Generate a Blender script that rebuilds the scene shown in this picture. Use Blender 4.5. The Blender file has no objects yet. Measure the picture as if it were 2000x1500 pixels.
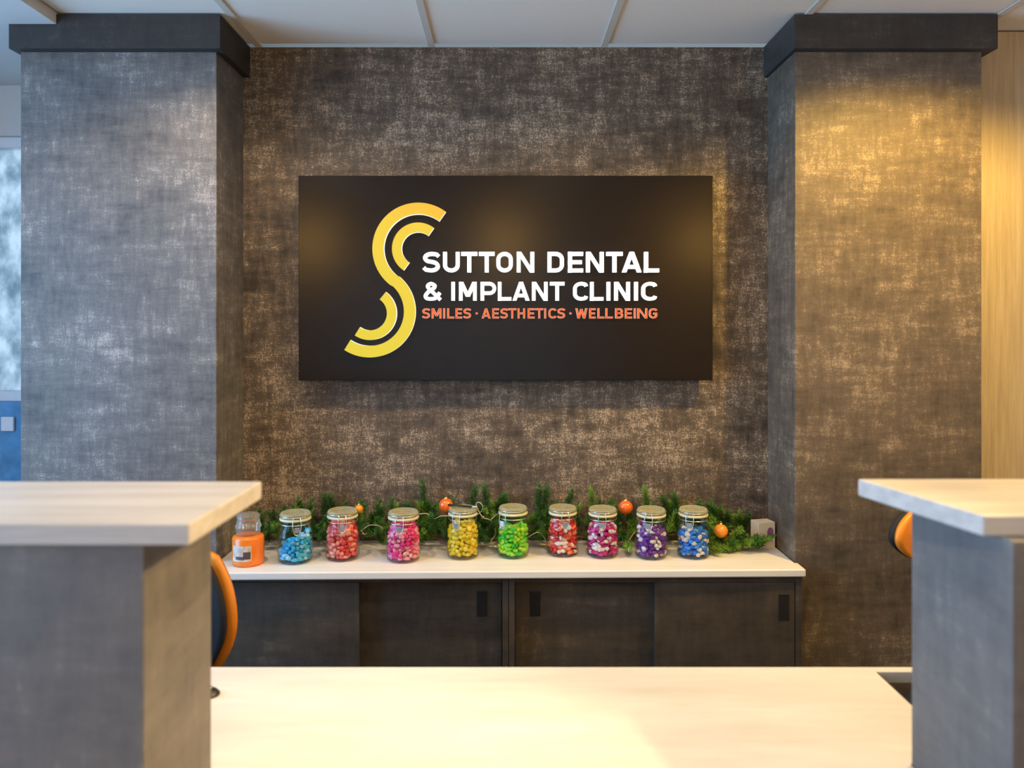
import bpy, bmesh, math, random
from mathutils import Vector, Matrix
R = math.radians
scene = bpy.context.scene
COL = scene.collection
CAMZ = 1.49
F = 1500.0
PX, PY = 985.0, 635.0
CEIL = CAMZ + 0.966          # underside of the ceiling grid

# ------------------------------------------------------------------ camera
cd = bpy.data.cameras.new('camera')
cam = bpy.data.objects.new('camera', cd)
COL.objects.link(cam)
cam.location = (0, 0, CAMZ)
cam.rotation_euler = (R(90), 0, 0)
cd.sensor_width = 36
cd.lens = F / 2000 * 36
cd.shift_x = (1000 - PX) / 2000
cd.shift_y = -(750 - PY) / 2000
cd.clip_start = 0.02
cd.dof.use_dof = True
cd.dof.focus_distance = 2.60
cd.dof.aperture_fstop = 2.2
scene.camera = cam

# ------------------------------------------------------------------ exposure
scene.view_settings.view_transform = 'Standard'
scene.view_settings.look = 'None'
scene.view_settings.gamma = 1
scene.view_settings.use_curve_mapping = False
scene.view_settings.exposure = 0.45
scene.cycles.use_denoising = True
scene.cycles.max_bounces = 8
scene.cycles.transparent_max_bounces = 24
scene.cycles.sample_clamp_indirect = 4

# ------------------------------------------------------------------ world
w = bpy.data.worlds.new('World')
scene.world = w
w.use_nodes = True
bg = w.node_tree.nodes['Background']
bg.inputs['Color'].default_value = (0.60, 0.76, 0.92, 1)
bg.inputs['Strength'].default_value = 0.9

def lamp(name, kind, loc, rot, energy, color, **kw):
    l = bpy.data.lights.new(name, kind)
    l.energy = energy
    l.color = color
    for k, v in kw.items():
        setattr(l, k, v)
    o = bpy.data.objects.new(name, l)
    COL.objects.link(o)
    o.location = loc
    o.rotation_euler = rot
    return o

# daylight coming in through the tall window in the left wall
lamp('window_daylight', 'AREA', (-2.56, 0.85, 1.40), (0, R(-90), 0), 135, (0.27, 0.58, 1.0),
     shape='RECTANGLE', size=1.7, size_y=2.4)
# added front fill, placed outside an assumed glazed entrance behind the camera
lamp('entrance_fill', 'AREA', (-0.6, -4.2, 1.45), (R(90), 0, 0), 12, (0.80, 0.90, 1.0),
     shape='RECTANGLE', size=2.6, size_y=1.9)
WARM = (1.0, 0.67, 0.34)
DOWN = [(0.22, 1.12, 20, (1.0, 0.86, 0.66)), (-0.80, 1.85, 27, (1.0, 0.76, 0.50)), (0.25, 1.85, 17, (1.0, 0.70, 0.36)), (1.27, 1.82, 78, (1.0, 0.64, 0.15))]
ROOM = [(-1.9, -1.2, 20, WARM), (0.1, -1.2, 20, WARM), (2.0, 0.1, 26, WARM)]

# ------------------------------------------------------------------ helpers
def P(px, py, d):
    return Vector(((px - PX) * d / F, d, CAMZ + (PY - py) * d / F))

def link(o, parent=None):
    COL.objects.link(o)
    if parent is not None:
        o.parent = parent
    return o

def empty(name, loc=(0, 0, 0), rz=0.0, parent=None):
    o = bpy.data.objects.new(name, None)
    o.location = loc
    o.rotation_euler = (0, 0, rz)
    o.empty_display_size = 0.05
    return link(o, parent)

def tag(o, label=None, cat=None, group=None, kind=None):
    if label: o['label'] = label
    if cat: o['category'] = cat
    if group: o['group'] = group
    if kind: o['kind'] = kind
    return o

def obj(name, bm, mats, parent=None, smooth=False, bevel=0.0, seg=2, loc=None):
    me = bpy.data.meshes.new(name)
    bmesh.ops.recalc_face_normals(bm, faces=bm.faces)
    bm.to_mesh(me)
    bm.free()
    if not isinstance(mats, (list, tuple)):
        mats = [mats]
    for m in mats:
        me.materials.append(m)
    if smooth:
        for p in me.polygons:
            p.use_smooth = True
    o = bpy.data.objects.new(name, me)
    link(o, parent)
    if loc is not None:
        o.location = loc
    if bevel > 0:
        md = o.modifiers.new('bevel', 'BEVEL')
        md.width = bevel
        md.segments = seg
        md.limit_method = 'ANGLE'
        md.angle_limit = R(40)
    return o

def box(bm, x0, x1, y0, y1, z0, z1, mi=0):
    vs = [bm.verts.new(c) for c in ((x0,y0,z0),(x1,y0,z0),(x1,y1,z0),(x0,y1,z0),(x0,y0,z1),(x1,y0,z1),(x1,y1,z1),(x0,y1,z1))]
    for f in ((3,2,1,0),(4,5,6,7),(0,1,5,4),(1,2,6,5),(2,3,7,6),(3,0,4,7)):
        bm.faces.new([vs[i] for i in f]).material_index = mi

def boxo(name, b, mat, parent=None, bevel=0.0, seg=2):
    bm = bmesh.new()
    box(bm, *b)
    return obj(name, bm, mat, parent, bevel=bevel, seg=seg)

def prism_z(bm, pts, z0, z1, mi=0):
    a = [bm.verts.new((x, y, z0)) for x, y in pts]
    b = [bm.verts.new((x, y, z1)) for x, y in pts]
    n = len(pts)
    bm.faces.new(a[::-1]).material_index = mi
    bm.faces.new(b).material_index = mi
    for i in range(n):
        bm.faces.new((a[i], a[(i+1) % n], b[(i+1) % n], b[i])).material_index = mi

def lathe(bm, prof, n=32, c=(0, 0, 0), mi=0, cap=True):
    rings = []
    for r, z in prof:
        if r < 1e-6:
            rings.append([bm.verts.new((c[0], c[1], c[2] + z))])
        else:
            rings.append([bm.verts.new((c[0] + r*math.cos(2*math.pi*i/n), c[1] + r*math.sin(2*math.pi*i/n), c[2] + z)) for i in range(n)])
    for a, b in zip(rings, rings[1:]):
        for i in range(n):
            j = (i + 1) % n
            if len(a) == 1 and len(b) == 1:
                continue
            if len(a) == 1:
                f = bm.faces.new((a[0], b[j], b[i]))
            elif len(b) == 1:
                f = bm.faces.new((a[i], a[j], b[0]))
            else:
                f = bm.faces.new((a[i], a[j], b[j], b[i]))
            f.material_index = mi

def tube(bm, pts, r, n=8, closed=False, mi=0):
    pts = [Vector(p) for p in pts]
    m = len(pts)
    rings = []
    for i, p in enumerate(pts):
        if closed:
            t = pts[(i+1) % m] - pts[i-1]
        else:
            t = pts[min(i+1, m-1)] - pts[max(i-1, 0)]
        t.normalize()
        up = Vector((0, 0, 1)) if abs(t.z) < 0.9 else Vector((0, 1, 0))
        u = t.cross(up).normalized()
        v = t.cross(u).normalized()
        rr = r[i] if isinstance(r, (list, tuple)) else r
        rings.append([bm.verts.new(p + rr*(math.cos(2*math.pi*k/n)*u + math.sin(2*math.pi*k/n)*v)) for k in range(n)])
    rng = range(m if closed else m-1)
    for i in rng:
        a, b = rings[i], rings[(i+1) % m]
        for k in range(n):
            bm.faces.new((a[k], a[(k+1) % n], b[(k+1) % n], b[k])).material_index = mi
    if not closed:
        bm.faces.new(rings[0][::-1]).material_index = mi
        bm.faces.new(rings[-1]).material_index = mi

def catmull(pts, k=8):
    pts = [Vector(p) for p in pts]
    out = []
    n = len(pts)
    for i in range(n-1):
        p0 = pts[max(i-1, 0)]; p1 = pts[i]; p2 = pts[i+1]; p3 = pts[min(i+2, n-1)]
        for s in range(k):
            t = s/k
            out.append(0.5*((2*p1)+(-p0+p2)*t+(2*p0-5*p1+4*p2-p3)*t*t+(-p0+3*p1-3*p2+p3)*t**3))
    out.append(pts[-1])
    return out

# ------------------------------------------------------------------ materials
def mat(name, col=(0.8, 0.8, 0.8), rough=0.5, metal=0.0, emit=None, es=1.0, spec=0.5, var=0.06, vscale=30):
    m = bpy.data.materials.new(name)
    m.use_nodes = True
    nt = m.node_tree
    b = nt.nodes['Principled BSDF']
    b.inputs['Roughness'].default_value = rough
    b.inputs['Metallic'].default_value = metal
    b.inputs['Specular IOR Level'].default_value = spec
    if var > 0:
        no = nt.nodes.new('ShaderNodeTexNoise')
        tc = nt.nodes.new('ShaderNodeTexCoord')
        no.inputs['Scale'].default_value = vscale
        no.inputs['Detail'].default_value = 4
        nt.links.new(tc.outputs['Object'], no.inputs['Vector'])
        rp = nt.nodes.new('ShaderNodeValToRGB')
        rp.color_ramp.elements[0].position = 0.3
        rp.color_ramp.elements[1].position = 0.7
        rp.color_ramp.elements[0].color = tuple(max(0, c*(1-var)) for c in col) + (1,)
        rp.color_ramp.elements[1].color = tuple(min(1, c*(1+var)) for c in col) + (1,)
        nt.links.new(no.outputs['Fac'], rp.inputs['Fac'])
        nt.links.new(rp.outputs['Color'], b.inputs['Base Color'])
    else:
        b.inputs['Base Color'].default_value = (*col, 1)
    if emit:
        b.inputs['Emission Color'].default_value = (*emit, 1)
        b.inputs['Emission Strength'].default_value = es
    return m

def nodes(m):
    return m.node_tree, m.node_tree.nodes, m.node_tree.links

def mapped_noise(nt, sc, scale=1.0, detail=3, rough=0.55, loc=(0, 0, 0)):
    tc = nt.nodes.new('ShaderNodeTexCoord')
    mp = nt.nodes.new('ShaderNodeMapping')
    mp.inputs['Scale'].default_value = sc
    mp.inputs['Location'].default_value = loc
    no = nt.nodes.new('ShaderNodeTexNoise')
    no.inputs['Scale'].default_value = scale
    no.inputs['Detail'].default_value = detail
    no.inputs['Roughness'].default_value = rough
    nt.links.new(tc.outputs['Object'], mp.inputs['Vector'])
    nt.links.new(mp.outputs['Vector'], no.inputs['Vector'])
    return no.outputs['Fac']

def math_node(nt, op, a, b=None, clamp=False):
    n = nt.nodes.new('ShaderNodeMath')
    n.operation = op
    n.use_clamp = clamp
    for i, v in enumerate((a, b)):
        if v is None: continue
        if isinstance(v, (int, float)):
            n.inputs[i].default_value = v
        else:
            nt.links.new(v, n.inputs[i])
    return n.outputs[0]

def remap(nt, v, a, b, c=0.0, d=1.0):
    n = nt.nodes.new('ShaderNodeMapRange')
    n.inputs['From Min'].default_value = a
    n.inputs['From Max'].default_value = b
    n.inputs['To Min'].default_value = c
    n.inputs['To Max'].default_value = d
    nt.links.new(v, n.inputs['Value'])
    return n.outputs['Result']

def wallpaper(name, tone=1.0, seed=0.0, contrast=1.0, warm=0.0, flat=1.0):
    m = mat(name, var=0, rough=0.55, spec=0.35)
    nt, ns, ln = nodes(m)
    b = ns['Principled BSDF']
    L = (seed, seed*1.7, seed*2.3)
    big = mapped_noise(nt, (1.3, 1.3, 2.0), 1.5, 3, 0.6, L)
    patch = mapped_noise(nt, (7, 7, 10), 1.2, 8, 0.72, L)
    patch2 = mapped_noise(nt, (34, 34, 7), 1.2, 6, 0.65, L)
    patch3 = mapped_noise(nt, (6, 6, 38), 1.2, 6, 0.65, L)
    hor = mapped_noise(nt, (34, 34, 430), 1.0, 3, 0.6, L)
    ver = mapped_noise(nt, (430, 430, 40), 1.0, 3, 0.6, L)
    fine = mapped_noise(nt, (210, 210, 210), 1.0, 5, 0.75, L)
    def mixw(*pr):
        o = None
        for v_, w_ in pr:
            t_ = math_node(nt, 'MULTIPLY', remap(nt, v_, 0.3, 0.7), w_)
            o = t_ if o is None else math_node(nt, 'ADD', o, t_)
        return o
    base = mixw((big, 0.22), (patch, 0.34), (patch2, 0.24), (patch3, 0.20))
    base = remap(nt, base, 0.18, 0.82)
    thr = mixw((hor, 0.22), (ver, 0.24), (fine, 0.54))
    weave = remap(nt, thr, 0.34, 0.74, 0.0, 1.0)
    fleck = math_node(nt, 'MULTIPLY', math_node(nt, 'POWER', weave, 2.0), remap(nt, base, 0.15, 0.85, 0.10, 1.15))
    val = math_node(nt, 'ADD', math_node(nt, 'MULTIPLY', base, 0.60), math_node(nt, 'MULTIPLY', fleck, 0.72 * contrast), True)
    rp = ns.new('ShaderNodeValToRGB')
    e = rp.color_ramp.elements
    e[0].position = 0.08
    wg, wb = 1 - 0.11*warm, 1 - 0.24*warm
    fl = lambda v_: (0.13 + (v_ - 0.13)*flat)*tone
    e[0].color = (fl(0.030), fl(0.026)*wg, fl(0.024)*wb, 1)
    e[1].position = 0.98
    e[1].color = (fl(0.46), fl(0.415)*wg, fl(0.36)*wb, 1)
    k = e.new(0.45)
    k.color = (fl(0.104), fl(0.091)*wg, fl(0.080)*wb, 1)
    ln.new(val, rp.inputs['Fac'])
    ln.new(rp.outputs['Color'], b.inputs['Base Color'])
    bp = ns.new('ShaderNodeBump')
    bp.inputs['Strength'].default_value = 0.25
    bp.inputs['Distance'].default_value = 0.001
    ln.new(thr, bp.inputs['Height'])
    ln.new(bp.outputs['Normal'], b.inputs['Normal'])
    return m

def woodlam(name, c0, c1, sc, rough=0.35, wob=0.0):
    m = mat(name, var=0, rough=rough, spec=0.4)
    nt, ns, ln = nodes(m)
    a = mapped_noise(nt, sc, 1.0, 6, 0.6)
    f = mapped_noise(nt, tuple(s*5 for s in sc), 1.0, 3, 0.6, (3, 3, 3))
    v = math_node(nt, 'ADD', math_node(nt, 'MULTIPLY', remap(nt, a, 0.3, 0.7), 0.7), math_node(nt, 'MULTIPLY', remap(nt, f, 0.3, 0.7), 0.3))
    rp = ns.new('ShaderNodeValToRGB')
    rp.color_ramp.elements[0].color = (*c0, 1)
    rp.color_ramp.elements[1].color = (*c1, 1)
    ln.new(v, rp.inputs['Fac'])
    ln.new(rp.outputs['Color'], ns['Principled BSDF'].inputs['Base Color'])
    return m

def glassy(name, tint=(0.97, 0.98, 0.97), rough=0.03, gain=1.0):
    m = bpy.data.materials.new(name)
    m.use_nodes = True
    nt, ns, ln = nodes(m)
    ns.remove(ns['Principled BSDF'])
    out = ns['Material Output']
    tr = ns.new('ShaderNodeBsdfTransparent'); tr.inputs['Color'].default_value = (*tint, 1)
    gl = ns.new('ShaderNodeBsdfGlossy'); gl.inputs['Roughness'].default_value = rough
    lw = ns.new('ShaderNodeLayerWeight'); lw.inputs['Blend'].default_value = 0.35
    mx = ns.new('ShaderNodeMixShader')
    fac = math_node(nt, 'MULTIPLY', lw.outputs['Fresnel'], gain, True)
    ln.new(fac, mx.inputs[0]); ln.new(tr.outputs[0], mx.inputs[1]); ln.new(gl.outputs[0], mx.inputs[2])
    ln.new(mx.outputs[0], out.inputs['Surface'])
    return m

M_wall = wallpaper('woven_wallpaper_back', 1.06, 0.0, 1.0, 1.4)
M_pier = wallpaper('woven_wallpaper_pier', 1.45, 4.0, 0.45, 0.0, 0.8)
M_pier_r = wallpaper('woven_wallpaper_pier_right', 1.25, 9.0, 0.45, 1.5, 0.8)
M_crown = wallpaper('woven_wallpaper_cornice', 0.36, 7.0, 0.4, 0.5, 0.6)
M_counter = wallpaper('counter_concrete_laminate', 1.3, 12.0, 0.15, 0.2, 0.55)
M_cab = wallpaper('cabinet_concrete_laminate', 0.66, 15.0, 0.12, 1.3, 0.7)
M_tan = woodlam('tan_vertical_wood_wallpaper', (0.34, 0.26, 0.15), (0.52, 0.42, 0.27), (70, 70, 3), 0.6)
M_ledge = woodlam('pale_washed_wood_laminate', (0.36, 0.33, 0.295), (0.54, 0.505, 0.46), (2.0, 34, 60), 0.32)
M_desk = woodlam('cream_white_desk_laminate', (0.60, 0.56, 0.50), (0.76, 0.73, 0.68), (1.6, 9, 40), 0.35)
M_shelf = woodlam('cream_shelf_laminate', (0.70, 0.66, 0.60), (0.82, 0.79, 0.73), (2, 30, 40), 0.4)
M_tile = mat('ceiling_tile_white', (0.82, 0.74, 0.64), 0.9, var=0.03, vscale=200, spec=0.1)
M_grid = mat('ceiling_grid_white', (0.62, 0.55, 0.46), 0.6, var=0.02)
M_plaster = mat('painted_plaster', (0.62, 0.60, 0.57), 0.9, var=0.03, vscale=6, spec=0.1)
M_bluewall = mat('blue_painted_wall', (0.10, 0.30, 0.55), 0.7, var=0.25, vscale=14)
M_floor = woodlam('floor_vinyl', (0.10, 0.08, 0.06), (0.18, 0.15, 0.11), (3, 30, 3), 0.4)
M_sign = mat('sign_satin_charcoal', (0.0095, 0.0065, 0.005), 0.21, var=0.04, spec=0.22)
M_frame = mat('window_frame_white', (0.75, 0.77, 0.80), 0.5, var=0.02)
M_black = mat('black_plastic', (0.012, 0.012, 0.013), 0.45, var=0.1)
M_fabric = mat('black_chair_fabric', (0.014, 0.014, 0.017), 0.85, var=0.3, vscale=300)
M_orange = mat('orange_chair_shell', (0.85, 0.27, 0.02), 0.4, var=0.04)
M_chrome = mat('polished_metal', (0.65, 0.65, 0.67), 0.2, 1.0, var=0.02)
M_wire = mat('steel_wire', (0.72, 0.70, 0.62), 0.28, 1.0, var=0.02)
M_white_lit = mat('lit_white_acrylic', (0.9, 0.9, 0.9), 0.5, emit=(0.93, 1.0, 1.0), es=0.72, var=0)
M_rim_lit = mat('lit_white_acrylic_edge', (0.9, 0.9, 0.9), 0.5, emit=(0.95, 1.0, 1.0), es=0.66, var=0)
M_orange_lit = mat('lit_orange_film', (0.2, 0.04, 0.01), 0.5, emit=(0.84, 0.088, 0.004), es=0.62, var=0)
M_peach = mat('lit_acrylic_behind_film', (0.2, 0.15, 0.1), 0.5, emit=(1.0, 0.66, 0.52), es=0.48, var=0)
def yellow_lit():
    m = mat('lit_yellow_film', (0.16, 0.11, 0.01), 0.5, var=0)
    nt, ns, ln = nodes(m)
    tc = ns.new('ShaderNodeTexCoord'); sp = ns.new('ShaderNodeSeparateXYZ')
    ln.new(tc.outputs['Object'], sp.inputs[0])
    no = mapped_noise(nt, (9, 9, 9), 1.0, 3)
    z = remap(nt, sp.outputs['Z'], 1.42, 1.92)
    v = math_node(nt, 'ADD', z, math_node(nt, 'MULTIPLY', math_node(nt, 'SUBTRACT', no, 0.5), 0.5))
    rp = ns.new('ShaderNodeValToRGB')
    e = rp.color_ramp.elements
    e[0].position = 0.05; e[0].color = (0.70, 0.58, 0.015, 1)
    e[1].position = 1.0; e[1].color = (0.84, 0.42, 0.004, 1)
    k = e.new(0.75); k.color = (0.76, 0.55, 0.012, 1)
    ln.new(v, rp.inputs['Fac'])
    ln.new(rp.outputs['Color'], ns['Principled BSDF'].inputs['Emission Color'])
    ns['Principled BSDF'].inputs['Emission Strength'].default_value = 0.62
    return m
M_yellow_lit = yellow_lit()
M_bulb = mat('lamp_lens', (0.9, 0.85, 0.7), 0.5, emit=(1.0, 0.72, 0.38), es=14, var=0)
M_globe = mat('opal_globe_glass', (0.9, 0.8, 0.6), 0.5, emit=(1.0, 0.55, 0.12), es=130, var=0)

# ================================================================== STRUCTURE
BW = 2.67      # back wall depth
PF = 2.42      # face of the piers
def struct(name, b, m, bevel=0.0):
    return tag(boxo(name, b, m, bevel=bevel), kind='structure')

struct('floor', (-2.5, 2.8, -4.2, 3.3, -0.1, 0.0), M_floor)
struct('wall_back', (-0.907, 0.916, BW, BW + 0.1, 0, CEIL), M_wall)
# piers left and right of the niche
struct('wall_left_pier', (-1.524, -0.907, PF, 3.0, 0, CEIL - 0.030), M_pier, 0.002)
struct('wall_right_pier', (0.916, 1.504, PF, BW + 0.1, 0, CEIL), M_pier_r, 0.002)
struct('wall_right_return', (1.504, 2.6, 2.53, BW + 0.1, 0, CEIL), M_tan)
struct('wall_right', (2.6, 2.7, -4.1, 2.77, 0, CEIL + 0.2), M_plaster)
struct('wall_behind', (1.3, 2.6, -4.1, -4.0, 0, CEIL + 0.2), M_plaster)
struct('wall_behind_left', (-2.5, -2.3, -4.1, -4.0, 0, CEIL + 0.2), M_plaster)
# left wall with its tall window
bm = bmesh.new()
box(bm, -2.5, -2.4, -4.1, -0.4, 0, CEIL + 0.2)
box(bm, -2.5, -2.4, 2.1, 3.1, 0, CEIL + 0.2)
box(bm, -2.5, -2.4, -0.4, 2.1, 0, 0.45)
box(bm, -2.5, -2.4, -0.4, 2.1, 2.30, CEIL + 0.2)
tag(obj('wall_left', bm, M_plaster), kind='structure')
# far left end wall: blue lower part, window above
bm = bmesh.new()
zt = CAMZ + 0.74; zb = CAMZ - 0.30
box(bm, -2.4, -1.524, 3.0, 3.1, zt, CEIL + 0.2)
tag(obj('wall_far_left', bm, M_plaster), kind='structure')
struct('wall_far_left_lower', (-2.4, -1.524, 3.0, 3.1, 0, zb), M_bluewall)
sw = tag(empty('socket_plate', (-1.935, 3.0, CAMZ - 0.385)), 'small white wall plate on the blue wall at the far left edge', 'socket')
boxo('plate', (-0.025, 0.025, -0.012, 0, -0.028, 0.028), M_frame, sw, 0.003)

def window(name, horizontal, a0, a1, z0, z1, pos, n):
    """pane with frame; horizontal=True: spans X at depth pos, else spans Y at X=pos"""
    wd = tag(empty(name), kind='structure')
    t = 0.04
    def bx(nm, u0, u1, w0, w1, d0, d1, m):
        b = (u0, u1, d0, d1, w0, w1) if horizontal else (d0, d1, u0, u1, w0, w1)
        return boxo(nm, b, m, wd, 0.003)
    bx('window_frame', a0, a1, z0, z0 + t, pos, pos + 0.06, M_frame)
    bx('window_frame', a0, a1, z1 - t, z1, pos, pos + 0.06, M_frame)
    for i in range(n + 1):
        u = a0 + (a1 - a0 - t) * i / n
        bx('window_frame', u, u + t, z0 + t, z1 - t, pos, pos + 0.06, M_frame)
    for i in range(n):
        u = a0 + (a1 - a0 - t) * i / n
        u2 = a0 + (a1 - a0 - t) * (i + 1) / n
        bx('window_pane', u + t, u2, z0 + t, z1 - t, pos + 0.027, pos + 0.033, M_pane if not horizontal else M_frost)
    return wd

M_pane = glassy('clear_window_glass', (0.96, 0.98, 1.0), 0.0, 0.6)
def frosted():
    m = bpy.data.materials.new('frosted_window_film')
    m.use_nodes = True
    nt, ns, ln = nodes(m)
    ns.remove(ns['Principled BSDF'])
    tl = ns.new('ShaderNodeBsdfTranslucent')
    tr = ns.new('ShaderNodeBsdfTransparent')
    mx = ns.new('ShaderNodeMixShader')
    a = mapped_noise(nt, (14, 14, 9), 1.0, 5, 0.65)
    rp = ns.new('ShaderNodeValToRGB')
    rp.color_ramp.elements[0].position = 0.35; rp.color_ramp.elements[0].color = (0.25, 0.36, 0.42, 1)
    rp.color_ramp.elements[1].position = 0.62; rp.color_ramp.elements[1].color = (0.92, 0.97, 1.0, 1)
    ln.new(a, rp.inputs['Fac']); ln.new(rp.outputs['Color'], tr.inputs['Color'])
    tl.inputs['Color'].default_value = (0.8, 0.85, 0.9, 1)
    mx.inputs[0].default_value = 0.35
    ln.new(tr.outputs[0], mx.inputs[1]); ln.new(tl.outputs[0], mx.inputs[2])
    ln.new(mx.outputs[0], ns['Material Output'].inputs['Surface'])
    return m
M_frost = frosted()
window('window_1', True, -2.4, -1.524, zb, zt, 3.02, 1)
window('window_2', False, -0.4, 2.1, 0.45, 2.30, -2.48, 2)
window('window_3', True, -2.3, 1.3, 0.0, CEIL + 0.1, -4.08, 3)

# cornices (box trim) around the pier heads
def crown(name, x0, x1, ztop, side):
    bm = bmesh.new()
    z0 = CAMZ + 0.860
    box(bm, x0, x1, PF - 0.033, PF, z0, ztop)
    if side > 0:      # left pier: return along its right side
        box(bm, x1 - 0.023, x1, PF, BW, z0, ztop)
        box(bm, x0, x0 + 0.016, PF, 2.99, z0, ztop)
    else:
        box(bm, x0, x0 + 0.014, PF, BW, z0, ztop)
        box(bm, x1 - 0.03, x1, PF, 2.53, z0, ztop)
    return tag(obj(name, bm, M_crown), kind='structure')
crown('trim_1', -1.540, -0.884, CEIL - 0.030, 1)
crown('trim_2', 0.902, 1.534, CEIL, -1)
# upper part of the left pier head, right of the soffit
bm = bmesh.new()
box(bm, -1.393, -0.884, PF - 0.033, BW, CEIL - 0.030, CEIL)
tag(obj('trim_3', bm, M_crown), kind='structure')

# ceiling: slab, soffit on the left, tiles in a grid
ceiling = struct('ceiling', (-2.5, 2.7, -4.1, 3.1, CEIL + 0.06, CEIL + 0.14), M_plaster)
struct('ceiling_soffit', (-2.4, -1.393, -4.0, 3.0, CEIL - 0.030, CEIL + 0.06), M_plaster)
xs = [-1.393, -0.853, -0.253, 0.347, 0.947, 1.547, 2.147, 2.6]
ys = [2.66 - 0.0, 2.12, 1.52, 0.92, 0.32, -0.28, -0.88, -1.48, -2.08, -2.68, -3.28, -3.88]
tile_mesh = {}
for i in range(len(xs) - 1):
    for j in range(len(ys) - 1):
        x0, x1, y0, y1 = xs[i], xs[i+1], ys[j+1], ys[j]
        wv, dv = round(x1 - x0, 3), round(y1 - y0, 3)
        if (wv, dv) not in tile_mesh:
            bm = bmesh.new()
            box(bm, -wv/2 + 0.009, wv/2 - 0.009, -dv/2 + 0.009, dv/2 - 0.009, 0.0, 0.015)
            o = obj('ceiling_tile', bm, M_tile, ceiling)
            tile_mesh[(wv, dv)] = o.data
        else:
            o = bpy.data.objects.new('ceiling_tile', tile_mesh[(wv, dv)])
            link(o, ceiling)
        o.location = ((x0 + x1)/2, (y0 + y1)/2, CEIL + 0.006)
for x in xs[1:-1]:
    boxo('grid_bar', (x - 0.012, x + 0.012, -4.0, 2.67, CEIL, CEIL + 0.005), M_grid, ceiling, 0.001)
for y in ys[1:]:
    for i in range(len(xs) - 1):
        boxo('grid_bar', (xs[i] + 0.012, xs[i+1] - 0.012, y - 0.012, y + 0.012, CEIL, CEIL + 0.005), M_grid, ceiling, 0.001)

# ceiling lights -------------------------------------------------------------
def downlight(x, y, e, c, label):
    d = tag(empty('downlight', (x, y, CEIL)), label, 'ceiling light', 'recessed downlights outside the picture')
    bm = bmesh.new()
    lathe(bm, [(0.055, 0.0), (0.055, -0.006), (0.042, -0.008), (0.038, -0.003), (0.038, 0.0)], 28)
    obj('bezel', bm, M_grid, d, True)
    bm = bmesh.new()
    lathe(bm, [(0.0, -0.002), (0.036, -0.002)], 28)
    obj('lens', bm, M_bulb, d)
    l = lamp('downlight_lamp', 'SPOT', (0, 0, -0.015), (0, 0, 0), e, c, spot_size=R(152), spot_blend=0.42, shadow_soft_size=0.022)
    l.parent = d
WHERE = ['above the reception desk', 'in front of the left pier', 'in front of the dark sign', 'in front of the right pier',
         'over the left of the waiting area', 'over the middle of the waiting area', 'beside the right room wall']
for (x, y, e, c), wh in zip(DOWN + ROOM, WHERE):
    downlight(x, y, e, c, 'recessed round ceiling downlight with white bezel ' + wh)
# added fill spotlight, put in only to brighten the left counter side
sp = tag(empty('counter_fill_spot', (1.55, 0.95, CEIL)), 'added fill spotlight above the right counter, brightening the left one', 'ceiling light')
bm = bmesh.new(); lathe(bm, [(0, 0), (0.045, 0), (0.045, -0.012), (0.0, -0.012)], 24)
obj('mount', bm, M_grid, sp, True)
tgt = Vector((-0.50, 1.20, 0.66)); dv_ = (tgt - (Vector((1.55, 0.95, CEIL - 0.08)))).normalized()
rq = dv_.to_track_quat('-Z', 'Y')
bm = bmesh.new(); lathe(bm, [(0.0, 0.045), (0.034, 0.045), (0.036, -0.04), (0.031, -0.04), (0.030, -0.02), (0.0, -0.02)], 24)
o = obj('fill_spot_head', bm, M_grid, sp, True, loc=(0, 0, -0.065)); o.rotation_euler = rq.to_euler()
l = lamp('counter_fill_lamp', 'SPOT', (0, 0, -0.065), rq.to_euler(), 210, (1.0, 0.68, 0.34), spot_size=R(36), spot_blend=1.0, shadow_soft_size=0.03)
l.parent = sp; l.location = Vector((0, 0, -0.065)) + dv_*0.045
for i, x in enumerate((-2.0, 0.0, 2.06)):
    g = tag(empty('globe_lamp', (x, -2.75, CEIL)), ['round amber ceiling globe lamp over the left of the waiting area',
        'round amber ceiling globe lamp over the middle of the waiting area', 'round amber ceiling globe lamp over the right of the waiting area'][i], 'ceiling light', 'globe lamps')
    bm = bmesh.new(); lathe(bm, [(0, 0), (0.06, 0), (0.06, -0.02), (0.03, -0.03), (0.0, -0.03)], 24)
    obj('ceiling_rose', bm, M_chrome, g, True)
    bm = bmesh.new()
    bmesh.ops.create_uvsphere(bm, u_segments=24, v_segments=14, radius=0.08)
    obj('globe', bm, M_globe, g, True, loc=(0, 0, -0.11))

# ================================================================== COUNTERS
LZ = CAMZ - 0.27
def ledge(name, pts, label):
    bm = bmesh.new()
    prism_z(bm, pts, LZ - 0.030, LZ)
    o = obj(name, bm, M_ledge, bevel=0.003, seg=3)
    return tag(o, label, 'worktop')
ledge('counter_ledge', [(-2.0, 1.044), (-0.428, 1.044), (-0.419, 1.328), (-2.0, 1.328)],
      'pale wood ledge on top of the left reception counter')
ledge('counter_ledge', [(0.679, 1.090), (2.2, 1.090), (2.2, 1.350), (0.621, 1.350)],
      'pale wood ledge with slanted end on the right reception counter')
def counter(x0, x1, y0, y1, label):
    c = tag(empty('reception_counter', ((x0+x1)/2, (y0+y1)/2, 0)), label, 'counter')
    cx, cy = (x0+x1)/2, (y0+y1)/2
    bm = bmesh.new()
    box(bm, x0 - cx, x1 - cx, y0 - cy, y1 - cy, 0.08, LZ - 0.030)
    obj('body', bm, M_counter, c, bevel=0.002)
    boxo('plinth', (x0 - cx + 0.02, x1 - cx - 0.02, y0 - cy + 0.03, y1 - cy - 0.02, 0, 0.08), M_black, c)
counter(-2.0, -0.500, 1.066, 1.311, 'grey concrete-look reception counter block at left')
counter(0.705, 2.2, 1.065, 1.330, 'grey concrete-look reception counter block at right')

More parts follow.
